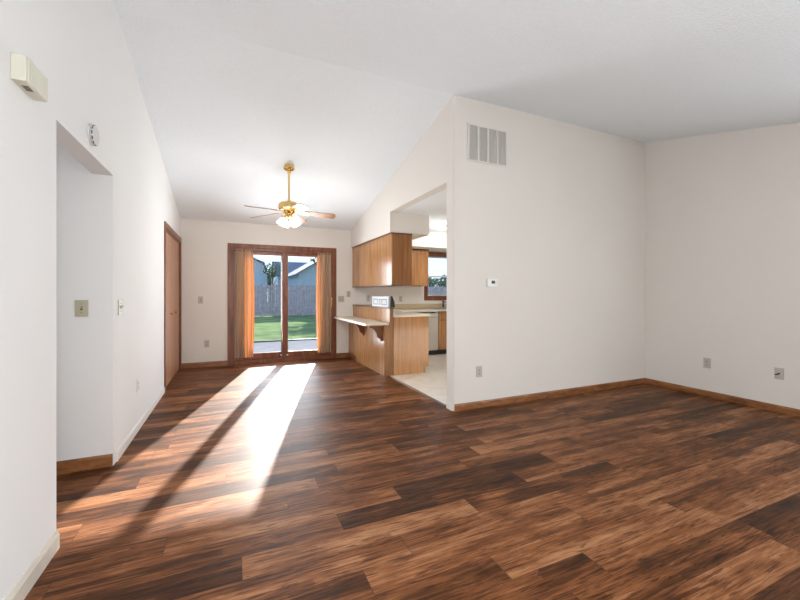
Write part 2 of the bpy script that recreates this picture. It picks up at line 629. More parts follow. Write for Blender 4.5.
# back wall with holes for the sliding door and the kitchen window
D0, D1, DZ = -0.010, 1.730, 2.020
K0, K1, KZ0, KZ1 = 3.745, 4.900, 1.150, 2.030
y0, y1, zt = YB, YB + 0.15, 2.52
m = MB().box(XL - 0.12, D0, y0, y1, 0, zt).box(D0, D1, y0, y1, DZ, zt).box(D1, K0, y0, y1, 0, zt)
m.box(K0, K1, y0, y1, 0, KZ0).box(K0, K1, y0, y1, KZ1, zt).box(K1, XR + 0.12, y0, y1, 0, zt)
structure(m.build('wall_back', 'wall'), 'off-white far wall holding the sliding glass door', 'wall')
# partition wall facing the viewer, gable above the kitchen opening, all one drywall surface
m = MB()
r_ = 0.022
corner = [(XP + r_ - r_ * math.cos(t), YF + r_ - r_ * math.sin(t)) for t in [math.pi / 2 * i / 6 for i in range(7)]]
corner2 = [(XP + r_ - r_ * math.cos(t), 3.493 - r_ + r_ * math.sin(t)) for t in [math.pi / 2 * i / 6 for i in range(6, -1, -1)]]
m.prism(corner + [(XR + 0.02, YF), (XR + 0.02, 3.493)] + corner2, 'z', 0, ZR + 0.03)
m.prism([(3.47, ZK), (3.47, ceil_z(3.47) + 0.05), (YB + 0.02, ceil_z(YB) + 0.05), (YB + 0.02, ZK)], 'x', XP, XP + 0.12)
o = structure(m.build('wall_partition', 'wall'), 'tall beige partition wall with the return air grille', 'wall')
o.data.polygons.foreach_set('use_smooth', [True] * len(o.data.polygons))
o.data.set_sharp_from_angle(angle=R(35))
m = MB().box(XP, 2.73, 5.055, YB, 2.112, ZK).box(2.73, XR, 6.40, YB, 2.112, ZK)
structure(m.build('wall_soffit', 'wall'), 'white boxed soffit above the kitchen cabinets', 'soffit')
m = MB()
m.prism([(0.60, 0), (YB + 0.15, 0), (YB + 0.15, ceil_z(YB) + 0.05), (YF, ZR + 0.05), (0.60, ceil_z(0.60) + 0.05)], 'x', XR, XR + 0.12)
m.prism([(YN - 0.1, 0), (-0.80, 0), (-0.80, ceil_z(-0.80) + 0.05), (YN - 0.1, ceil_z(YN) + 0.05)], 'x', XR, XR + 0.12)
m.prism([(-0.80, 1.90), (0.60, 1.90), (0.60, ceil_z(0.60) + 0.05), (-0.80, ceil_z(-0.80) + 0.05)], 'x', XR, XR + 0.12)
m.prism([(-0.80, 0), (0.60, 0), (0.60, 0.50), (-0.80, 0.50)], 'x', XR, XR + 0.12)
structure(m.build('wall_right', 'wall'), 'off-white right wall with two low wall plates', 'wall')
m = MB().box(XL - 0.12, XR + 0.12, YN - 0.12, YN, 0, ceil_z(YN) + 0.05)
structure(m.build('wall_front', 'wall'), 'front wall behind the viewer', 'wall')


# added window and glazed door behind the viewer, openings for the fill lights
m = MB().box(XR + 0.07, XR + 0.11, -0.80, -0.76, 0.50, 1.90).box(XR + 0.07, XR + 0.11, 0.56, 0.60, 0.50, 1.90)
m.box(XR + 0.07, XR + 0.11, -0.76, 0.56, 0.50, 0.54).box(XR + 0.07, XR + 0.11, -0.76, 0.56, 1.86, 1.90)
w2 = structure(m.build('window_added', 'window_vinyl'), 'added window in the right wall behind the viewer, framing a fill light', 'window')
MB().box(XR + 0.088, XR + 0.093, -0.762, 0.562, 0.538, 1.862).build('pane', 'glass', w2)
m = MB().box(XL - 0.11, XL - 0.07, -0.465, -0.38, 0.005, 2.045).box(XL - 0.11, XL - 0.07, 0.38, 0.465, 0.005, 2.045)
m.box(XL - 0.11, XL - 0.07, -0.38, 0.38, 0.005, 0.14).box(XL - 0.11, XL - 0.07, -0.38, 0.38, 1.95, 2.045)
d3 = structure(m.build('door_added', 'door_wood'), 'added glazed door behind the viewer, framing a fill light', 'door')
MB().box(XL - 0.093, XL - 0.087, -0.382, 0.382, 0.138, 1.952).build('pane', 'glass', d3)


# baseboards: a small moulded profile run along a wall
def board_x(y, x0, x1, h, t, side):            # along x; side = direction of the room
    return MB().prism([(y, 0), (y + side * t, 0), (y + side * t, h * 0.78), (y + side * t * 0.45, h), (y, h)], 'x', x0, x1)


def board_y(x, y0, y1, h, t, side):
    return MB().prism([(x, 0), (x + side * t, 0), (x + side * t, h * 0.78), (x + side * t * 0.45, h), (x, h)], 'y', y0, y1)


structure(board_x(YF, XP + 0.01, XR, 0.072, 0.013, -1).build('baseboard_partition', 'oak_trim'), 'oak baseboard under the partition wall', 'baseboard')
structure(board_y(XR, YN, YF - 0.013, 0.072, 0.013, -1).build('baseboard_right', 'oak_trim_y'), 'oak baseboard under the right wall', 'baseboard')
structure(board_x(OP1, -3.0, XL - 0.004, 0.085, 0.013, -1).build('baseboard_hallway', 'oak_trim'), 'oak baseboard inside the hallway opening', 'baseboard')
structure(board_x(YB, XL, -0.075, 0.085, 0.013, -1).build('baseboard_back', 'oak_trim'), 'oak baseboard between closet and sliding door', 'baseboard')
structure(board_x(YB, 1.795, 2.045, 0.085, 0.013, -1).build('baseboard_back_right', 'oak_trim'), 'short oak baseboard under the breakfast bar', 'baseboard')
structure(board_y(XL, 0.50, OP0 - 0.002, 0.085, 0.013, 1).build('baseboard_left', 'white_trim'), 'pale cream baseboard on the near left wall', 'baseboard')
structure(board_y(XL, OP1 + 0.06, CL0 - 0.07, 0.07, 0.010, 1).build('baseboard_left_far', 'wall'), 'white baseboard between hallway opening and closet', 'baseboard')
structure(board_y(XP, YF + 0.024, 3.47, 0.075, 0.008, -1).build('baseboard_jamb', 'wall'), 'pale baseboard end on the corner of the partition wall', 'baseboard')

# ------------------------------------------------------------------ sliding glass door
d1 = structure(thing('door_1', (0.86, YB, 0), None, None), 'brown wood sliding glass door to the yard', 'door')


def at(o, loc):                                  # offset for parts of a thing standing at loc
    return Vector(loc)


def part(mb, name, mat, parent, smooth=False):
    """link a mesh built in world space as a child of parent (parents are not rotated)"""
    o = mb.build(name, mat, None, smooth)
    p, off = parent, Vector((0, 0, 0))
    while p:
        off += Vector(p.location)
        p = p.parent
    for v in o.data.vertices:
        v.co -= off
    o.parent = parent
    return o


m = MB()
cw = 0.068
for a, b in ((-0.078, -0.010), (1.730, 1.798)):
    m.box(a, b, YB - 0.018, YB, 0, 2.078, 0.004)
m.box(-0.010, 1.730, YB - 0.018, YB, 2.010, 2.078, 0.004)
part(m, 'casing', 'door_wood', d1)
m = MB()
m.box(-0.010, 0.030, YB - 0.004, YB + 0.14, 0.0, 2.010).box(1.690, 1.730, YB - 0.004, YB + 0.14, 0.0, 2.010)
m.box(0.030, 1.690, YB - 0.004, YB + 0.14, 1.965, 2.010)
part(m, 'jamb', 'door_wood', d1)
part(MB().box(-0.010, 1.730, YB - 0.045, YB + 0.14, 0.0, 0.062, 0.006), 'sill', 'door_wood', d1)


def sash(name, x0, x1, gx0, gx1, gz0, gz1, yy, handle=None):
    m = MB().box(x0, gx0, yy, yy + 0.045, 0.064, 1.963, 0.003).box(gx1, x1, yy, yy + 0.045, 0.064, 1.963, 0.003)
    m.box(gx0, gx1, yy, yy + 0.045, 0.064, gz0, 0.003).box(gx0, gx1, yy, yy + 0.045, gz1, 1.963, 0.003)
    o = part(m, 'door_panel', 'door_wood', d1)
    part(MB().box(gx0 - 0.006, gx1 + 0.006, yy + 0.019, yy + 0.025, gz0 - 0.006, gz1 + 0.006), 'pane', 'glass', o)
    return o


sash('door_panel', 0.032, 0.905, 0.225, 0.805, 0.170, 1.900, YB + 0.055)
sp = sash('door_panel', 0.815, 1.688, 0.915, 1.505, 0.175, 1.895, YB + 0.005)
m = MB().box(1.690, 1.712, YB - 0.028, YB - 0.004, 0.96, 1.15, 0.004)
m.tube([(1.70, YB - 0.02, 1.12), (1.70, YB - 0.055, 1.12), (1.70, YB - 0.055, 0.99), (1.70, YB - 0.02, 0.99)], 0.008)
m.lathe([(0.014, 0), (0.016, -0.012), (0.010, -0.02)], (1.70, YB - 0.026, 1.135), 12, 'y')
part(m, 'handle', 'brass', sp, True)
m = MB()
for x in (0.795, 0.905):
    m.lathe([(0.014, 0), (0.014, -0.006), (0.009, -0.009)], (x, YB + 0.003 if x > .85 else YB + 0.02, 0.115), 12, 'y')
part(m, 'foot_bolt', 'white_plastic', sp, True)


# ------------------------------------------------------------------ curtains on the door
def curtain(x0, x1, flare, label, phase):
    yy = YB - 0.062
    z0, z1 = 0.125, 1.972
    t = thing('curtain', ((x0 + x1) / 2, yy, z1), label, 'curtain', 'tied-back curtains on the sliding door')
    m = MB()
    nx, nz = 90, 40
    vs = []
    for j in range(nz + 1):
        w = j / nz
        z = z1 + (z0 - z1) * w
        col = []
        for i in range(nx + 1):
            u = i / nx
            bulge = flare * math.sin(math.pi * min(1, w * 1.05)) * 0.022
            x = x0 + (x1 - x0) * u + (bulge * u if flare > 0 else bulge * (1 - u))
            amp = 0.012 + 0.008 * w
            y = yy + amp * math.sin(u * math.pi * 9 + phase + 0.9 * math.sin(w * 3 + phase)) + 0.006 * math.sin(u * 41 + w * 2.0)
            zz = z + (0.006 * math.sin(u * 30) if j == nz else 0)
            col.append(m.bm.verts.new((x, y, zz)))
        vs.append(col)
    for j in range(nz):
        for i in range(nx):
            m.bm.faces.new((vs[j][i], vs[j][i + 1], vs[j + 1][i + 1], vs[j + 1][i]))
    part(m, 'panel', 'curtain', t, True)
    m = MB().tube([(x0 - 0.015, yy, z1 - 0.02), (x1 + 0.015, yy, z1 - 0.02)], 0.007)
    part(m, 'rod', 'cab_trim', t, True)
    for x in (x0 - 0.006, x1 + 0.006):
        part(MB().box(x - 0.006, x + 0.006, yy - 0.012, YB - 0.0185 if x < 0.02 or x > 1.71 else YB - 0.001, z1 - 0.038, z1 - 0.004, 0.002), 'bracket', 'cab_trim', t)
    return t


curtain(0.035, 0.325, 1, 'brown curtain left of the door panes, sunlit orange along its right edge', 0.4)
curtain(1.425, 1.685, -1, 'brown curtain right of the door panes, beside the door handle', 1.7)

# ------------------------------------------------------------------ bifold closet door
d2 = structure(thing('door_2', (XL, 6.22, 0), None, None), 'brown folding closet doors at the far end of the left wall', 'door')
m = MB()
m.box(XL, XL + 0.016, CL0 - 0.062, CL0 + 0.004, 0, 2.115, 0.004).box(XL, XL + 0.016, CL1 - 0.004, YB - 0.002, 0, 2.115, 0.004)
m.box(XL, XL + 0.016, CL0 + 0.004, CL1 - 0.004, 2.046, 2.115, 0.004)
part(m, 'casing', 'door_wood', d2)
m = MB().box(XL - 0.115, XL, CL0, CL0 + 0.018, 0, 2.05).box(XL - 0.115, XL, CL1 - 0.018, CL1, 0, 2.05).box(XL - 0.115, XL, CL0 + 0.018, CL1 - 0.018, 2.022, 2.05)
part(m, 'jamb', 'door_wood', d2)
lw = (CL1 - CL0 - 0.044) / 4
for i in range(4):
    a = CL0 + 0.022 + i * lw
    lf = part(MB().box(XL - 0.042, XL - 0.012, a + 0.0015, a + lw - 0.0015, 0.012, 2.018, 0.002), 'door_leaf', 'leaf_wood', d2)
    if i in (1, 2):
        yk = 5.98 if i == 1 else 6.40
        kb = MB().lathe([(0.006, 0), (0.006, 0.012), (0.016, 0.018), (0.018, 0.026), (0.012, 0.033)], (XL - 0.0125, yk, 0.945), 14, 'x')
        part(kb, 'door_knob', 'brass', lf, True)

# ------------------------------------------------------------------ kitchen window
w1 = structure(thing('window_1', ((K0 + K1) / 2, YB, KZ0), None, None), 'brown framed kitchen window over the sink', 'window')
m = MB()
m.box(K0 - 0.07, K0, YB - 0.017, YB, KZ0 - 0.075, KZ1 + 0.075, 0.004).box(K1, K1 + 0.07, YB - 0.017, YB, KZ0 - 0.075, KZ1 + 0.075, 0.004)
m.box(K0, K1, YB - 0.017, YB, KZ1, KZ1 + 0.075, 0.004).box(K0, K1, YB - 0.017, YB, KZ0 - 0.075, KZ0, 0.004)
part(m, 'casing', 'door_wood', w1)
m = MB().box(K0, K0 + 0.02, YB, YB + 0.14, KZ0, KZ1).box(K1 - 0.02, K1, YB, YB + 0.14, KZ0, KZ1)
m.box(K0 + 0.02, K1 - 0.02, YB, YB + 0.14, KZ1 - 0.02, KZ1).box(K0 + 0.02, K1 - 0.02, YB, YB + 0.14, KZ0, KZ0 + 0.02)
part(m, 'jamb', 'door_wood', w1)
zm = 1.585
for za, zb, yy in ((KZ0 + 0.02, zm + 0.012, YB + 0.05), (zm - 0.012, KZ1 - 0.02, YB + 0.085)):
    a, b = K0 + 0.022, K1 - 0.022
    m = MB().box(a, a + 0.022, yy, yy + 0.03, za, zb).box(b - 0.022, b, yy, yy + 0.03, za, zb)
    m.box(a + 0.022, b - 0.022, yy, yy + 0.03, za, za + 0.024).box(a + 0.022, b - 0.022, yy, yy + 0.03, zb - 0.024, zb)
    s = part(m, 'sash', 'window_vinyl', w1)
    part(MB().box(a + 0.018, b - 0.018, yy + 0.012, yy + 0.017, za + 0.02, zb - 0.02), 'pane', 'glass', s)

# ------------------------------------------------------------------ breakfast bar half wall
HX0, HX1, HY0, HZ = 2.040, 2.175, 5.150, 1.010


def planked(mb, x, y0, y1, z0, z1, n, t, side):
    """tongue-and-groove boards standing side by side on a wall at x"""
    w = (y1 - y0) / n
    for i in range(n):
        a, b = y0 + i * w, y0 + (i + 1) * w
        xs = (x, x + side * t)
        mb.box(min(xs), max(xs), a + 0.0018, b - 0.0018, z0, z1, 0.002)
    return mb


hw = thing('half_wall', (2.10, 6.1, 0), 'oak panelled half wall carrying the breakfast bar', 'half wall')
HU = 2.126                                  # the upper part is set back behind the bar top
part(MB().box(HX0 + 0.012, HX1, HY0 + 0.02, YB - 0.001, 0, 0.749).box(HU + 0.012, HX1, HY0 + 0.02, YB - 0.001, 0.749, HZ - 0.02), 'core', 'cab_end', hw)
m = planked(MB(), HX0 + 0.012, HY0 + 0.02, YB - 0.002, 0.0, 0.749, 11, 0.012, -1)
part(m, 'paneling', 'cab', hw)
m = planked(MB(), HU + 0.012, HY0 + 0.02, YB - 0.002, 0.786, HZ - 0.02, 11, 0.012, -1)
part(m, 'upper_paneling', 'cab', hw)
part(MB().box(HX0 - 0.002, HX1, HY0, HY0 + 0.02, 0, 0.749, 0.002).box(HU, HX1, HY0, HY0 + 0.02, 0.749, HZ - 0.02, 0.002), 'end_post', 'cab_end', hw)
tag(part(MB().box(HU - 0.010, HX1 + 0.012, HY0 - 0.008, YB - 0.002, HZ - 0.02, HZ, 0.004), 'cap_ledge', 'cab_trim', hw), 'dark oak cap', None)
part(MB().box(HX0 - 0.012, HX0, 6.55, YB - 0.014, 0, 0.085, 0.002), 'base_trim', 'corbel', hw)


def corbel(y):
    L, H, T = 0.215, 0.235, 0.034
    z = 0.748
    pts = [(HX0, z), (HX0 - L, z), (HX0 - L, z - 0.030)]
    for i in range(1, 9):                      # ogee: a hollow, a step, a round
        t = i / 8
        pts.append((HX0 - L + 0.105 * math.sin(t * math.pi / 2), z - 0.030 - 0.080 * (1 - math.cos(t * math.pi / 2))))
    pts.append((HX0 - L + 0.120, z - 0.112))
    for i in range(1, 8):
        t = i / 8
        pts.append((HX0 - 0.095 + 0.060 * (1 - math.cos(t * math.pi / 2)), z - 0.112 - 0.085 * math.sin(t * math.pi / 2)))
    pts += [(HX0 - 0.030, z - 0.205), (HX0 - 0.030, z - H), (HX0, z - H)]
    part(MB().prism(pts, 'y', y - T / 2, y + T / 2), 'corbel', 'corbel', hw)


corbel(5.24)
corbel(6.10)
m = MB().box(1.752, HU - 0.0015, 5.180, YB - 0.002, 0.750, 0.785, 0.004)
tag(m.build('bar_top', 'laminate'), 'cream laminate breakfast bar top on curved brackets', 'counter')
m = MB()
# ------------------------------------------------------------------ peninsula cabinet
pc = thing('base_cabinet', (2.43, 5.77, 0), 'oak peninsula cabinet with a plain end panel behind the half wall', 'cabinet')
part(MB().box(2.178, 2.720, 5.155, 6.46, 0.10, 0.868), 'body', 'cab_end', pc)
part(MB().prism([(2.178, 0.0), (2.705, 0.0), (2.705, 0.10), (2.765, 0.10), (2.765, 0.868), (2.178, 0.868)], 'y', 5.135, 5.154), 'end_panel', 'cab', pc)
part(MB().box(2.180, 2.710, 5.156, 6.46, 0.0, 0.10), 'plinth', 'black', pc)
for i, (a, b) in enumerate(((5.165, 5.585), (5.595, 6.01), (6.02, 6.44))):
    d = part(MB().box(2.721, 2.741, a, b, 0.12, 0.68, 0.003), 'door', 'cab', pc)
    part(MB().lathe([(0.006, 0), (0.006, 0.012), (0.014, 0.02), (0.010, 0.028)], (2.741, b - 0.05, 0.60), 12, 'x'), 'knob', 'brass', d, True)
    d = part(MB().box(2.721, 2.741, a, b, 0.70, 0.85, 0.003), 'drawer', 'cab', pc)
    part(MB().lathe([(0.006, 0), (0.006, 0.012), (0.014, 0.02), (0.010, 0.028)], (2.741, (a + b) / 2, 0.775), 12, 'x'), 'knob', 'brass', d, True)

# ------------------------------------------------------------------ back run: dishwasher, sink cabinet, worktop
FY = 6.50                                   # front of the back cabinets
bc = thing('base_cabinet', (4.2, 6.77, 0), 'oak sink cabinet right of the dishwasher, under the kitchen window', 'cabinet')
part(MB().box(3.725, 4.70, FY + 0.02, YB - 0.001, 0.10, 0.868), 'body', 'cab_end', bc)
part(MB().box(3.725, 4.70, FY + 0.08, YB - 0.003, 0.005, 0.10), 'toe_kick', 'black', bc)
for a, b in ((3.735, 4.205), (4.215, 4.69)):
    m = MB().box(a, b, FY, FY + 0.02, 0.70, 0.85, 0.004)
    part(m, 'drawer_front', 'cab', bc)
    m = MB().box(a, a + 0.06, FY, FY + 0.02, 0.12, 0.68, 0.003).box(b - 0.06, b, FY, FY + 0.02, 0.12, 0.68, 0.003)
    m.box(a + 0.06, b - 0.06, FY, FY + 0.02, 0.12, 0.18, 0.003).box(a + 0.06, b - 0.06, FY, FY + 0.02, 0.62, 0.68, 0.003)
    m.box(a + 0.058, b - 0.058, FY + 0.009, FY + 0.018, 0.178, 0.622)
    d = part(m, 'door', 'cab', bc)
    part(MB().lathe([(0.006, 0), (0.006, -0.012), (0.014, -0.02), (0.010, -0.028)], (b - 0.03 if a < 4 else a + 0.03, FY, 0.60), 12, 'y'), 'knob', 'brass', d, True)
dw = thing('dishwasher', (3.42, 6.77, 0), 'pale dishwasher under the worktop beside the sink cabinet', 'dishwasher')
part(MB().box(3.125, 3.715, FY + 0.03, YB - 0.001, 0.10, 0.862), 'body', 'dish', dw)
part(MB().box(3.125, 3.715, FY, FY + 0.03, 0.13, 0.735, 0.006), 'door', 'dish', dw)
cp = part(MB().box(3.125, 3.715, FY - 0.004, FY + 0.03, 0.742, 0.862, 0.006), 'control_panel', 'dish', dw)
part(MB().box(3.20, 3.64, FY - 0.006, FY - 0.003, 0.835, 0.855), 'control_strip', 'black', cp)
part(MB().box(3.135, 3.705, FY + 0.06, FY + 0.09, 0.005, 0.125), 'toe_kick', 'black', dw)

m = MB()
m.prism([(2.178, 5.118), (2.795, 5.118), (2.795, 6.465), (XR - 0.001, 6.465), (XR - 0.001, YB - 0.001), (2.178, YB - 0.001)], 'z', 0.869, 0.906)
wt = m.build('worktop', 'laminate')
tag(wt, 'cream laminate kitchen worktop running from the peninsula to the sink', 'worktop')
m = MB().box(2.200, XR - 0.001, YB - 0.021, YB - 0.0015, 0.9065, 1.006, 0.003)
tag(part(m, 'backsplash', 'laminate_tan', wt), 'tan backsplash strip', None)
part(MB().box(2.179, 2.199, 5.118, YB - 0.0015, 0.9065, 0.988, 0.003), 'side_splash', 'laminate', wt)

sk = thing('kitchen_sink', (4.08, 6.74, 0.907), 'steel sink rim set in the worktop below the kitchen window', 'sink')
m = MB().box(3.76, 4.44, 6.53, 6.56, 0.9065, 0.914, 0.002).box(3.76, 4.44, 6.89, 6.97, 0.9065, 0.914, 0.002)
m.box(3.76, 3.79, 6.56, 6.89, 0.9065, 0.914, 0.002).box(4.41, 4.44, 6.56, 6.89, 0.9065, 0.914, 0.002)
part(m, 'rim', 'steel', sk)
part(MB().box(3.79, 4.41, 6.56, 6.89, 0.9064, 0.908), 'basin', 'steel', sk)
fa = thing('faucet', (4.08, 6.93, 0.914), 'chrome faucet standing behind the sink', 'faucet')
part(MB().box(3.98, 4.18, 6.91, 6.95, 0.9142, 0.926, 0.004), 'base', 'chrome', fa)
part(MB().lathe([(0.02, 0.0), (0.017, 0.05), (0.014, 0.10), (0.016, 0.13), (0.01, 0.15)], (4.08, 6.93, 0.926), 14), 'body', 'black', fa, True)
part(MB().tube([(4.08, 6.93, 1.01), (4.08, 6.86, 1.05), (4.08, 6.76, 1.04), (4.08, 6.74, 1.00)], 0.011), 'spout', 'chrome', fa, True)
part(MB().tube([(4.08, 6.93, 1.06), (4.08, 6.96, 1.10)], [0.008, 0.005]), 'lever', 'chrome', fa, True)

# ------------------------------------------------------------------ upper cabinets
uc = thing('wall_cabinet', (2.26, 6.04, 1.35), 'long oak wall cabinet hanging above the half wall', 'cabinet')
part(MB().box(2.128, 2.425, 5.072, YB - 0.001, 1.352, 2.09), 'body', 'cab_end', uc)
m = planked(MB(), 2.128, 5.055, YB - 0.003, 1.350, 2.092, 9, 0.014, -1)
part(m, 'back_panel', 'cab', uc)
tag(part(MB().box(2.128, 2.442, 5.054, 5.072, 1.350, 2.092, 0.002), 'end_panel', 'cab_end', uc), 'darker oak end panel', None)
part(MB().box(2.104, 2.444, 5.046, YB - 0.003, 2.092, 2.110, 0.003), 'top_moulding', 'cab_trim', uc)
part(MB().box(2.110, 2.442, 5.050, YB - 0.003, 1.338, 1.350, 0.002), 'bottom_trim', 'cab_trim', uc)
for i in range(4):
    a = 5.085 + i * 0.40
    part(MB().box(2.426, 2.442, a, a + 0.392, 1.36, 2.085, 0.003), 'door', 'cab', uc)
ub = thing('wall_cabinet', (3.0, 6.87, 1.37), 'oak wall cabinet on the far kitchen wall, left of the window', 'cabinet')
part(MB().box(2.446, 3.618, 6.735, YB - 0.001, 1.372, 2.085), 'body', 'cab_end', ub)
part(MB().box(2.446, 3.620, 6.715, YB - 0.001, 2.085, 2.111, 0.003), 'top_moulding', 'cab_trim', ub)
for i in range(3):
    a = 2.448 + i * 0.39
    m = MB().box(a, a + 0.055, 6.715, 6.734, 1.38, 2.08, 0.003).box(a + 0.327, a + 0.382, 6.715, 6.734, 1.38, 2.08, 0.003)
    m.box(a + 0.055, a + 0.327, 6.715, 6.734, 1.38, 1.435, 0.003).box(a + 0.055, a + 0.327, 6.715, 6.734, 2.025, 2.08, 0.003)
    m.box(a + 0.054, a + 0.328, 6.722, 6.732, 1.434, 2.026)
    d = part(m, 'door', 'cab', ub)
    part(MB().lathe([(0.005, 0), (0.005, -0.012), (0.013, -0.02), (0.009, -0.027)], (a + 0.355, 6.715, 1.43), 12, 'y'), 'knob', 'brass', d, True)

# ------------------------------------------------------------------ white appliance on the ledge
ap = thing('countertop_appliance', (2.135, 5.46, HZ), 'long low white appliance with a black end on the half wall ledge', 'appliance')
ax0, ax1 = 2.122, 2.182
m = MB().prism([(ax0, 1.015), (ax1, 1.015), (ax1 - 0.004, 1.12), (ax1 - 0.030, 1.172), (ax0 + 0.004, 1.178)], 'y', 5.205, 5.93)
part(m, 'housing', 'appliance_white', ap)
m = MB().prism([(ax0 + 0.012, 1.012), (ax1 + 0.03, 1.012), (ax1 + 0.022, 1.09), (ax1 - 0.015, 1.182), (ax0 + 0.012, 1.182)], 'y', 5.160, 5.204)
part(m, 'end_cap', 'black', ap)
m = MB().box(ax0 + 0.003, ax0 + 0.07, 5.40, 5.925, 1.174, 1.180)
part(m, 'top_strip', 'black', ap)
m = MB()
for a, b in ((5.28, 5.50), (5.54, 5.60), (5.66, 5.86)):
    zt_, zb_ = 1.135, 1.045
    t = 0.013
    xa, xb = ax0 - 0.0005, ax0 + 0.003
    m.box(xa, xb, a, b, zt_ - t, zt_).box(xa, xb, a, b, zb_, zb_ + t).box(xa, xb, a, a + t, zb_, zt_).box(xa, xb, b - t, b, zb_, zt_)
part(m, 'panel_outline', 'outline', ap)
part(MB().box(ax0 + 0.008, ax1 - 0.008, 5.25, 5.88, HZ + 0.0002, 1.0155), 'foot', 'black', ap)

# ------------------------------------------------------------------ kitchen ceiling lamp
kl = thing('ceiling_light', (3.56, 5.62, ZK), 'lit glass dome lamp on the kitchen ceiling', 'light')
part(MB().lathe([(0.17, 0.0), (0.175, -0.015), (0.165, -0.03)], (3.56, 5.62, ZK - 0.0005), 28), 'rim', 'brass', kl, True)
part(MB().lathe([(0.16, -0.03), (0.15, -0.06), (0.11, -0.09), (0.05, -0.105), (0.0, -0.108)], (3.56, 5.62, ZK - 0.0005), 28), 'dome', 'dome', kl, True)
pl = bpy.data.lights.new('kitchen_lamp_glow', 'POINT')
pl.energy, pl.color, pl.shadow_soft_size = 20, (1.0, 0.98, 0.96), 0.1
po = bpy.data.objects.new('kitchen_lamp_glow', pl)
C.objects.link(po)
po.location = (3.56, 5.62, ZK - 0.20)

# ------------------------------------------------------------------ ceiling fan
FX, FYY = 0.672, 5.080
fz = ceil_z(FYY)
fan = thing('ceiling_fan', (FX, FYY, fz), 'brass ceiling fan with wooden blades and lit glass shades', 'ceiling fan')
m = MB().lathe([(0.060, 0.014), (0.064, -0.022), (0.070, -0.034), (0.064, -0.050), (0.040, -0.064), (0.028, -0.070), (0.024, -0.092)], (FX, FYY, fz), 28)
part(m, 'canopy', 'brass', fan, True)
part(MB().lathe([(0.0125, -0.07), (0.0125, -(fz - 2.425))], (FX, FYY, fz), 14), 'downrod', 'brass', fan, True)
m = MB().lathe([(0.018, 2.445), (0.024, 2.425), (0.055, 2.420), (0.105, 2.405), (0.130, 2.385), (0.132, 2.340), (0.128, 2.320), (0.100, 2.305), (0.075, 2.300)], (FX, FYY, 0), 36)
part(m, 'motor_housing', 'brass', fan, True)
m = MB().lathe([(0.075, 2.299), (0.070, 2.280), (0.052, 2.262), (0.050, 2.240), (0.060, 2.225), (0.052, 2.205), (0.020, 2.195)], (FX, FYY, 0), 30)
lk = part(m, 'light_kit', 'brass', fan, True)
BZ, BR = 2.292, 0.600
for i in range(5):
    ang = -YAW + R(15 + 72 * i)
    m = MB()
    r0, r1, hw0, hw1 = 0.200, BR, 0.052, 0.068
    pts = [(r0, -hw0), (r1 - 0.03, -hw1), (r1 - 0.008, -hw1 * 0.75), (r1, -hw1 * 0.35), (r1, hw1 * 0.35), (r1 - 0.008, hw1 * 0.75), (r1 - 0.03, hw1), (r0, hw0), (r0 - 0.015, 0)]
    m.prism(pts, 'z', -0.003, 0.003)
    T = Matrix.Translation((FX, FYY, BZ)) @ Matrix.Rotation(ang, 4, 'Z') @ Matrix.Rotation(R(3.5), 4, 'Y') @ Matrix.Rotation(R(-15), 4, 'X')
    m.xform(T)
    bl = part(m, 'blade', 'blade', fan)
    m = MB()
    m.prism([(0.075, -0.014), (0.135, -0.012), (0.175, -0.040), (0.245, -0.034), (0.265, 0.0), (0.245, 0.034), (0.175, 0.040), (0.135, 0.012), (0.075, 0.014)], 'z', -0.009, -0.0035)
    m.xform(T)
    part(m, 'blade_iron', 'brass', bl)
for i in range(4):
    ang = R(20 + 90 * i)
    arm = MB().tube([(FX + 0.03 * math.cos(ang), FYY + 0.03 * math.sin(ang), 2.235), (FX + 0.075 * math.cos(ang), FYY + 0.075 * math.sin(ang), 2.232),
                     (FX + 0.095 * math.cos(ang), FYY + 0.095 * math.sin(ang), 2.212)], 0.009)
    part(arm, 'lamp_arm', 'brass', lk, True)
    m = MB().lathe([(0.018, 0.0), (0.026, -0.010), (0.040, -0.035), (0.050, -0.065), (0.058, -0.090), (0.066, -0.105), (0.060, -0.103), (0.045, -0.06), (0.02, -0.02)], (0, 0, 0), 30, 'z', 0.05, 10)
    m.xform(Matrix.Translation((FX + 0.075 * math.cos(ang), FYY + 0.075 * math.sin(ang), 2.190)) @ Matrix.Rotation(ang, 4, 'Z') @ Matrix.Rotation(R(-30), 4, 'Y') @ Matrix.Scale(0.82, 4))
    part(m, 'lamp_shade', 'shade', lk, True)
m = MB().tube([(FX, FYY, 2.20), (FX, FYY, 2.05)], 0.0022, 6)
part(m, 'pull_chain', 'brass', lk, True)
pl = bpy.data.lights.new('fan_lamp_glow', 'POINT')
pl.energy, pl.color, pl.shadow_soft_size = 29, (1.0, 0.98, 0.96), 0.28
po = bpy.data.objects.new('fan_lamp_glow', pl)
C.objects.link(po)
po.location = (FX, FYY, 1.92)


# ------------------------------------------------------------------ wall plates
def plate_root(name, wall, u, z, label, cat, group=None):
    """local axes: x along the wall, y out of the wall into the room (negative), z up"""
    if wall == 'back':
        loc, rz = (u, YB - 0.0005, z), 0
    elif wall == 'hall':
        loc, rz = (u, OP1 - 0.0005, z), 0
    elif wall == 'partition':
        loc, rz = (u, YF - 0.0005, z), 0
    elif wall == 'right':
        loc, rz = (XR - 0.0005, u, z), -math.pi / 2
    else:
        loc, rz = (XL + 0.0005, u, z), math.pi / 2
    return thing(name, loc, label, cat, group, None, rz)


def local(mb, name, mat, parent, smooth=False):
    return mb.build(name, mat, parent, smooth)


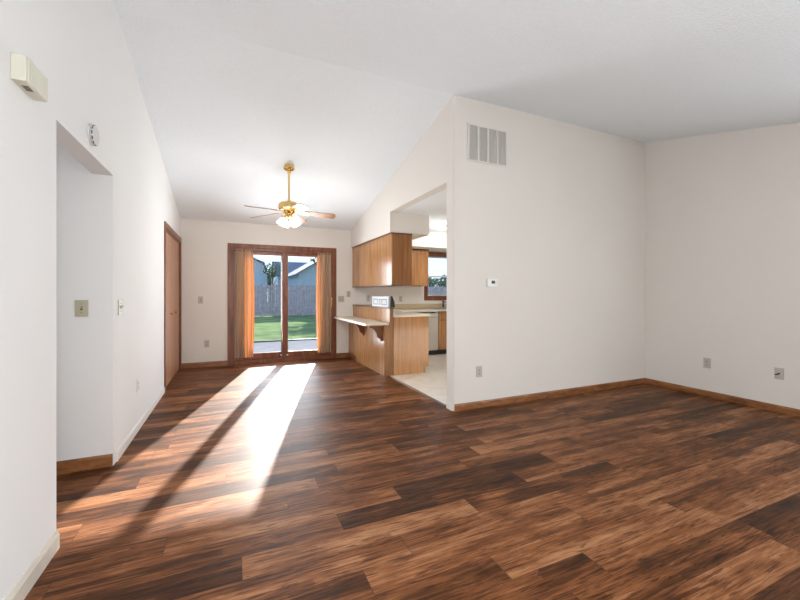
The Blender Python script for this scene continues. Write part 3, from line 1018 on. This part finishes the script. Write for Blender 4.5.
def outlet(wall, u, z, label, mat='plate_grey', h=0.118, w=0.074):
    t = plate_root('wall_outlet', wall, u, z, label, 'outlet', 'duplex outlets on the walls')
    local(MB().box(-w / 2, w / 2, -0.006, 0, -h / 2, h / 2, 0.002), 'cover_plate', mat, t)
    for s in (-1, 1):
        zc = s * h * 0.17
        rc = local(MB().box(-0.017, 0.017, -0.0085, -0.005, zc - 0.014, zc + 0.014, 0.002), 'receptacle', mat, t)
        m = MB().box(-0.009, -0.006, -0.0092, -0.008, zc - 0.004, zc + 0.008).box(0.006, 0.009, -0.0092, -0.008, zc - 0.004, zc + 0.008)
        m.box(-0.003, 0.003, -0.0092, -0.008, zc - 0.011, zc - 0.006)
        local(m, 'slot', 'dark', rc)
    local(MB().lathe([(0.003, -0.0055), (0.003, -0.0075)], (0, 0, 0), 10, 'y'), 'screw', 'brass', t)
    return t


def switch(wall, u, z, label, gangs=1, mat='plate_grey', h=0.118):
    w = 0.074 + 0.046 * (gangs - 1)
    t = plate_root('light_switch', wall, u, z, label, 'light switch', 'toggle switches on the walls')
    local(MB().box(-w / 2, w / 2, -0.006, 0, -h / 2, h / 2, 0.002), 'cover_plate', mat, t)
    for g in range(gangs):
        xc = (g - (gangs - 1) / 2) * 0.046
        m = MB().box(xc - 0.006, xc + 0.006, -0.0075, -0.005, -0.013, 0.013)
        local(m, 'toggle_slot', 'brown_slot', t)
        m = MB().prism([(-0.006, -0.004), (-0.018, 0.006), (-0.018, 0.011), (-0.006, 0.006)], 'x', xc - 0.004, xc + 0.004)
        local(m, 'toggle', mat, t)
        for s in (-1, 1):
            local(MB().lathe([(0.003, -0.0055), (0.003, -0.0075)], (xc, 0, s * 0.03), 10, 'y'), 'screw', 'brown_slot', t)
    return t


switch('hall', -0.952, 1.118, 'beige toggle switch on the wall inside the hallway opening', 1, 'plate', 0.114)
switch('left', 3.440, 1.117, 'double toggle switch on the left wall just past the hallway opening', 2, 'plate')
outlet('left', 4.000, 0.407, 'low outlet on the left wall between hallway opening and closet', 'white_plastic')
switch('back', -0.485, 1.113, 'toggle switch on the far wall left of the sliding door')
outlet('back', -0.393, 0.385, 'low outlet on the far wall left of the sliding door')
switch('back', 1.893, 1.116, 'double toggle switch beside the right edge of the sliding door', 2)
outlet('back', 2.038, 1.211, 'beige outlet high beside the oak wall cabinet, right of the double switch', 'plate')
outlet('back', 2.435, 1.122, 'outlet on the far wall just left of the white appliance')
outlet('back', 3.135, 1.110, 'outlet on the kitchen wall between appliance and window')
outlet('partition', 2.407, 0.386, 'low outlet on the partition wall')
outlet('right', 2.598, 0.398, 'low outlet on the right wall nearer the corner')
t = plate_root('cable_jack', 'right', 1.955, 0.397, 'cable wall plate with a dark plug at the right wall, nearest the picture edge', 'wall plate')
local(MB().box(-0.037, 0.037, -0.006, 0, -0.059, 0.059, 0.002), 'cover_plate', 'plate_grey', t)
m = MB().lathe([(0.008, -0.005), (0.008, -0.013), (0.005, -0.013), (0.005, -0.022)], (0.0, 0, 0), 12, 'y')
m.tube([(0.0, -0.02, 0.0), (-0.006, -0.03, -0.004), (-0.022, -0.030, -0.012)], 0.005)
local(m, 'connector', 'black', t, True)

# thermostat
t = plate_root('thermostat', 'partition', 2.569, 1.335, 'small white thermostat with a dark display on the partition wall', 'thermostat')
local(MB().box(-0.066, 0.066, -0.022, 0, -0.042, 0.042, 0.006), 'case', 'white_plastic', t)
local(MB().box(-0.014, 0.030, -0.0235, -0.0215, -0.008, 0.024, 0.0008), 'display', 'dark', t)
m = MB().box(0.036, 0.048, -0.024, -0.0215, 0.004, 0.014, 0.001).box(0.036, 0.048, -0.024, -0.0215, -0.014, -0.004, 0.001)
local(m, 'button', 'plate_grey', t)

# return air grille
t = plate_root('return_air_grille', 'partition', 2.520, 2.820, 'white return air grille high on the partition wall', 'vent')
VW, VH = 0.260, 0.202
m = MB().box(-VW, VW, -0.010, 0, VH - 0.020, VH, 0.002).box(-VW, VW, -0.010, 0, -VH, -VH + 0.020, 0.002)
for i in range(5):
    xc = -VW + 0.010 + i * (2 * VW - 0.020) / 4
    m.box(xc - 0.011, xc + 0.011, -0.010, 0, -VH + 0.02, VH - 0.02)
local(m, 'frame', 'vent', t)
local(MB().box(-VW + 0.01, VW - 0.01, -0.0015, 0, -VH + 0.01, VH - 0.01), 'backing', 'vent_dark', t)
for i in range(4):
    a = -VW + 0.021 + i * (2 * VW - 0.020) / 4
    b = a + (2 * VW - 0.020) / 4 - 0.022
    m = MB()
    nl = 26
    for j in range(nl):
        z = -VH + 0.024 + (2 * VH - 0.048) * (j + 0.5) / nl
        m.prism([(-0.002, z + 0.004), (-0.0085, z - 0.003), (-0.0085, z - 0.0045), (-0.002, z + 0.0025)], 'x', a, b)
    local(m, 'louver_bank', 'vent_dark', t)

# door chime
t = plate_root('door_chime', 'left', 2.000, 2.088, 'ivory ribbed door chime box high on the near left wall', 'door chime')
HW, HH = 0.090, 0.050
m = MB().box(-HW, HW, -0.046, 0, -HH, HH, 0.003)
local(m, 'housing', 'chime', t)
m = MB()
for i in range(9):
    xc = -HW + 0.022 + i * 0.0183
    m.box(xc - 0.007, xc + 0.007, -0.050, -0.044, -HH + 0.002, HH - 0.002, 0.002)
local(m, 'rib_cover', 'chime', t)
m = MB()
for i in range(4):
    m.box(-0.045 + i * 0.012, -0.037 + i * 0.012, -0.036, -0.014, -HH - 0.001, -HH + 0.002)
local(m, 'sound_slot', 'brown_slot', t)

# smoke alarm
t = plate_root('smoke_alarm', 'left', 2.800, 2.165, 'round white smoke alarm above the hallway opening', 'smoke alarm')
local(MB().lathe([(0.064, 0), (0.064, -0.010), (0.058, -0.013)], (0, 0, 0), 36, 'y'), 'base', 'alarm', t, True)
local(MB().lathe([(0.055, -0.013), (0.058, -0.016), (0.056, -0.026), (0.044, -0.031), (0.02, -0.033)], (0, 0, 0), 36, 'y'), 'cover', 'alarm', t, True)
m = MB()
for i in range(12):
    m.box(0.0545, 0.0590, -0.0235, -0.0180, -0.009, 0.009)
    bmesh.ops.transform(m.bm, matrix=Matrix.Rotation(2 * math.pi * i / 12, 4, 'Y'), verts=list(m.bm.verts)[-8:])
local(m, 'vent_slot', 'dark', t)

# ------------------------------------------------------------------ outdoors
GZ = -0.18
m = MB().box(-4.0, 20.0, YB + 0.16, 10.3, GZ - 0.1, -0.03)
structure(m.build('patio', 'concrete'), 'concrete patio outside the sliding door', 'patio')
m = MB().box(-40, 60, YB + 0.16, 70, GZ - 0.4, GZ - 0.101)
m.box(-40, 60, 10.36, 70, GZ - 0.101, GZ)
structure(MB().box(-4.0, 20.0, 10.301, 10.359, GZ - 0.1, 0.0).build('trim_2', 'black'), 'dark edging between patio and lawn', 'edging')
structure(m.build('lawn', 'grass'), 'green back lawn beyond the patio', 'lawn')

fn = thing('yard_fence', (4, 24, GZ), 'tall weathered board fence across the far side of the lawn', 'fence')
rng = random.Random(4)
for i in range(13):
    xa = -8 + i * 2.4
    m = MB()
    for j in range(16):
        a = xa + 0.05 + j * 0.1475
        h = 1.90 + rng.uniform(-0.02, 0.03)
        m.box(a, a + 0.128, 23.99 + rng.uniform(0, 0.012), 24.02, GZ + 0.04, GZ + h)
    m.box(xa + 0.05, xa + 2.4, 24.02, 24.06, GZ + 0.4, GZ + 0.5).box(xa + 0.05, xa + 2.4, 24.02, 24.06, GZ + 1.5, GZ + 1.6)
    part(m, 'fence_panel', 'fence', fn)
    part(MB().box(xa - 0.05, xa + 0.05, 24.0, 24.1, GZ - 0.05, GZ + 1.98), 'post', 'fence', fn)


def house(name, label, y, depth, body, roof, wall_mat, cat='house'):
    t = thing(name, (body[0][0], y, GZ), label, cat)
    part(MB().prism(body, 'y', y, y + depth), 'wall', wall_mat, t)
    m = MB()
    up = [(x, z + 0.09) for x, z in roof]
    m.prism(roof + up[::-1], 'y', y - 0.3, y + depth + 0.3)
    part(m, 'roof', 'roof', t)
    return t


house('barn_house', 'blue-grey barn-roofed house behind the fence at the left pane', 30.0, 9,
      [(-6.4, GZ), (2.40, GZ), (2.40, 2.5), (2.10, 3.45), (-2.0, 5.2), (-6.1, 3.45), (-6.4, 2.5)],
      [(2.55, 2.35), (2.16, 3.47), (-2.0, 5.22), (-6.2, 3.47), (-6.6, 2.35)], 'siding')
house('neighbour_house', 'blue-grey gabled house behind the fence at the right pane', 29.0, 10,
      [(4.55, GZ), (9.6, GZ), (9.6, 2.75), (7.1, 4.3), (4.55, 2.75)],
      [(4.25, 2.58), (7.1, 4.32), (9.9, 2.58)], 'siding')
t = thing('far_house', (4.4, 40, GZ), 'pale distant house between the two blue-grey houses', 'house')
part(MB().box(4.2, 9.0, 40, 47, GZ, 3.0), 'wall', 'siding_pale', t)
part(MB().prism([(39.5, 2.95), (43.5, 4.55), (47.5, 2.95), (47.5, 3.1), (43.5, 4.75), (39.5, 3.1)], 'x', 4.0, 9.2), 'roof', 'roof', t)


def tree(loc, h, rad, n, label, seed, leaf=0.22, squash=0.9):
    t = thing('tree', loc, label, 'tree', 'trees beyond the fence')
    rg = random.Random(seed)
    x, y, z = loc
    m = MB().tube([(x, y, z), (x + 0.05, y, z + h * 0.35), (x - 0.05, y, z + h * 0.75)], [rad * 0.10, rad * 0.07, rad * 0.03], 9)
    for k in range(7):
        a = rg.random() * 6.28
        zb = z + h * rg.uniform(0.35, 0.6)
        m.tube([(x, y, zb), (x + math.cos(a) * rad * 0.7, y + math.sin(a) * rad * 0.7, zb + h * 0.25)], [rad * 0.035, rad * 0.01], 6)
    part(m, 'trunk', 'bark', t, True)
    m = MB()
    cz = z + h - rad * squash
    blobs = [(Vector((rg.uniform(-.6, .6) * rad, rg.uniform(-.6, .6) * rad, rg.uniform(-.5, .55) * rad * squash)), rg.uniform(.35, .5) * rad) for _ in range(9)]
    for _ in range(n):
        c, br = rg.choice(blobs)
        d = Vector((rg.gauss(0, 1), rg.gauss(0, 1), rg.gauss(0, 1))).normalized() * br * rg.uniform(0.6, 1.05)
        p = Vector((x, y, cz)) + c + d
        s = leaf * rg.uniform(0.6, 1.3)
        u = Vector((rg.gauss(0, 1), rg.gauss(0, 1), rg.gauss(0, 1))).normalized()
        v = u.orthogonal().normalized()
        m.bm.faces.new([m.bm.verts.new(p + q) for q in (u * s, v * s * 0.5, -u * s, -v * s * 0.5)])
    part(m, 'crown', 'leaf', t)
    return t


tree((4.3, 50.0, GZ), 4.1, 1.3, 700, 'bushy tree in the gap right of the barn-roofed house', 1)
tree((2.55, 27.6, GZ), 3.7, 0.62, 300, 'slim small-leaved tree at the corner of the barn-roofed house', 5, 0.10)
tree((6.1, 25.9, GZ), 5.6, 1.9, 1300, 'tall tree hanging over the roof of the gabled house', 2, 0.16)
for i, (x, y, h, r, lab) in enumerate([
        (17.6, 33, 3.6, 1.0, 'left tree behind the fence in the kitchen window'),
        (19.9, 34, 3.5, 1.0, 'middle tree behind the fence in the kitchen window'),
        (22.6, 35, 3.9, 1.1, 'right tree behind the fence in the kitchen window')]):
    tree((x, y, GZ), h, r, 500, lab, 20 + i, 0.16)
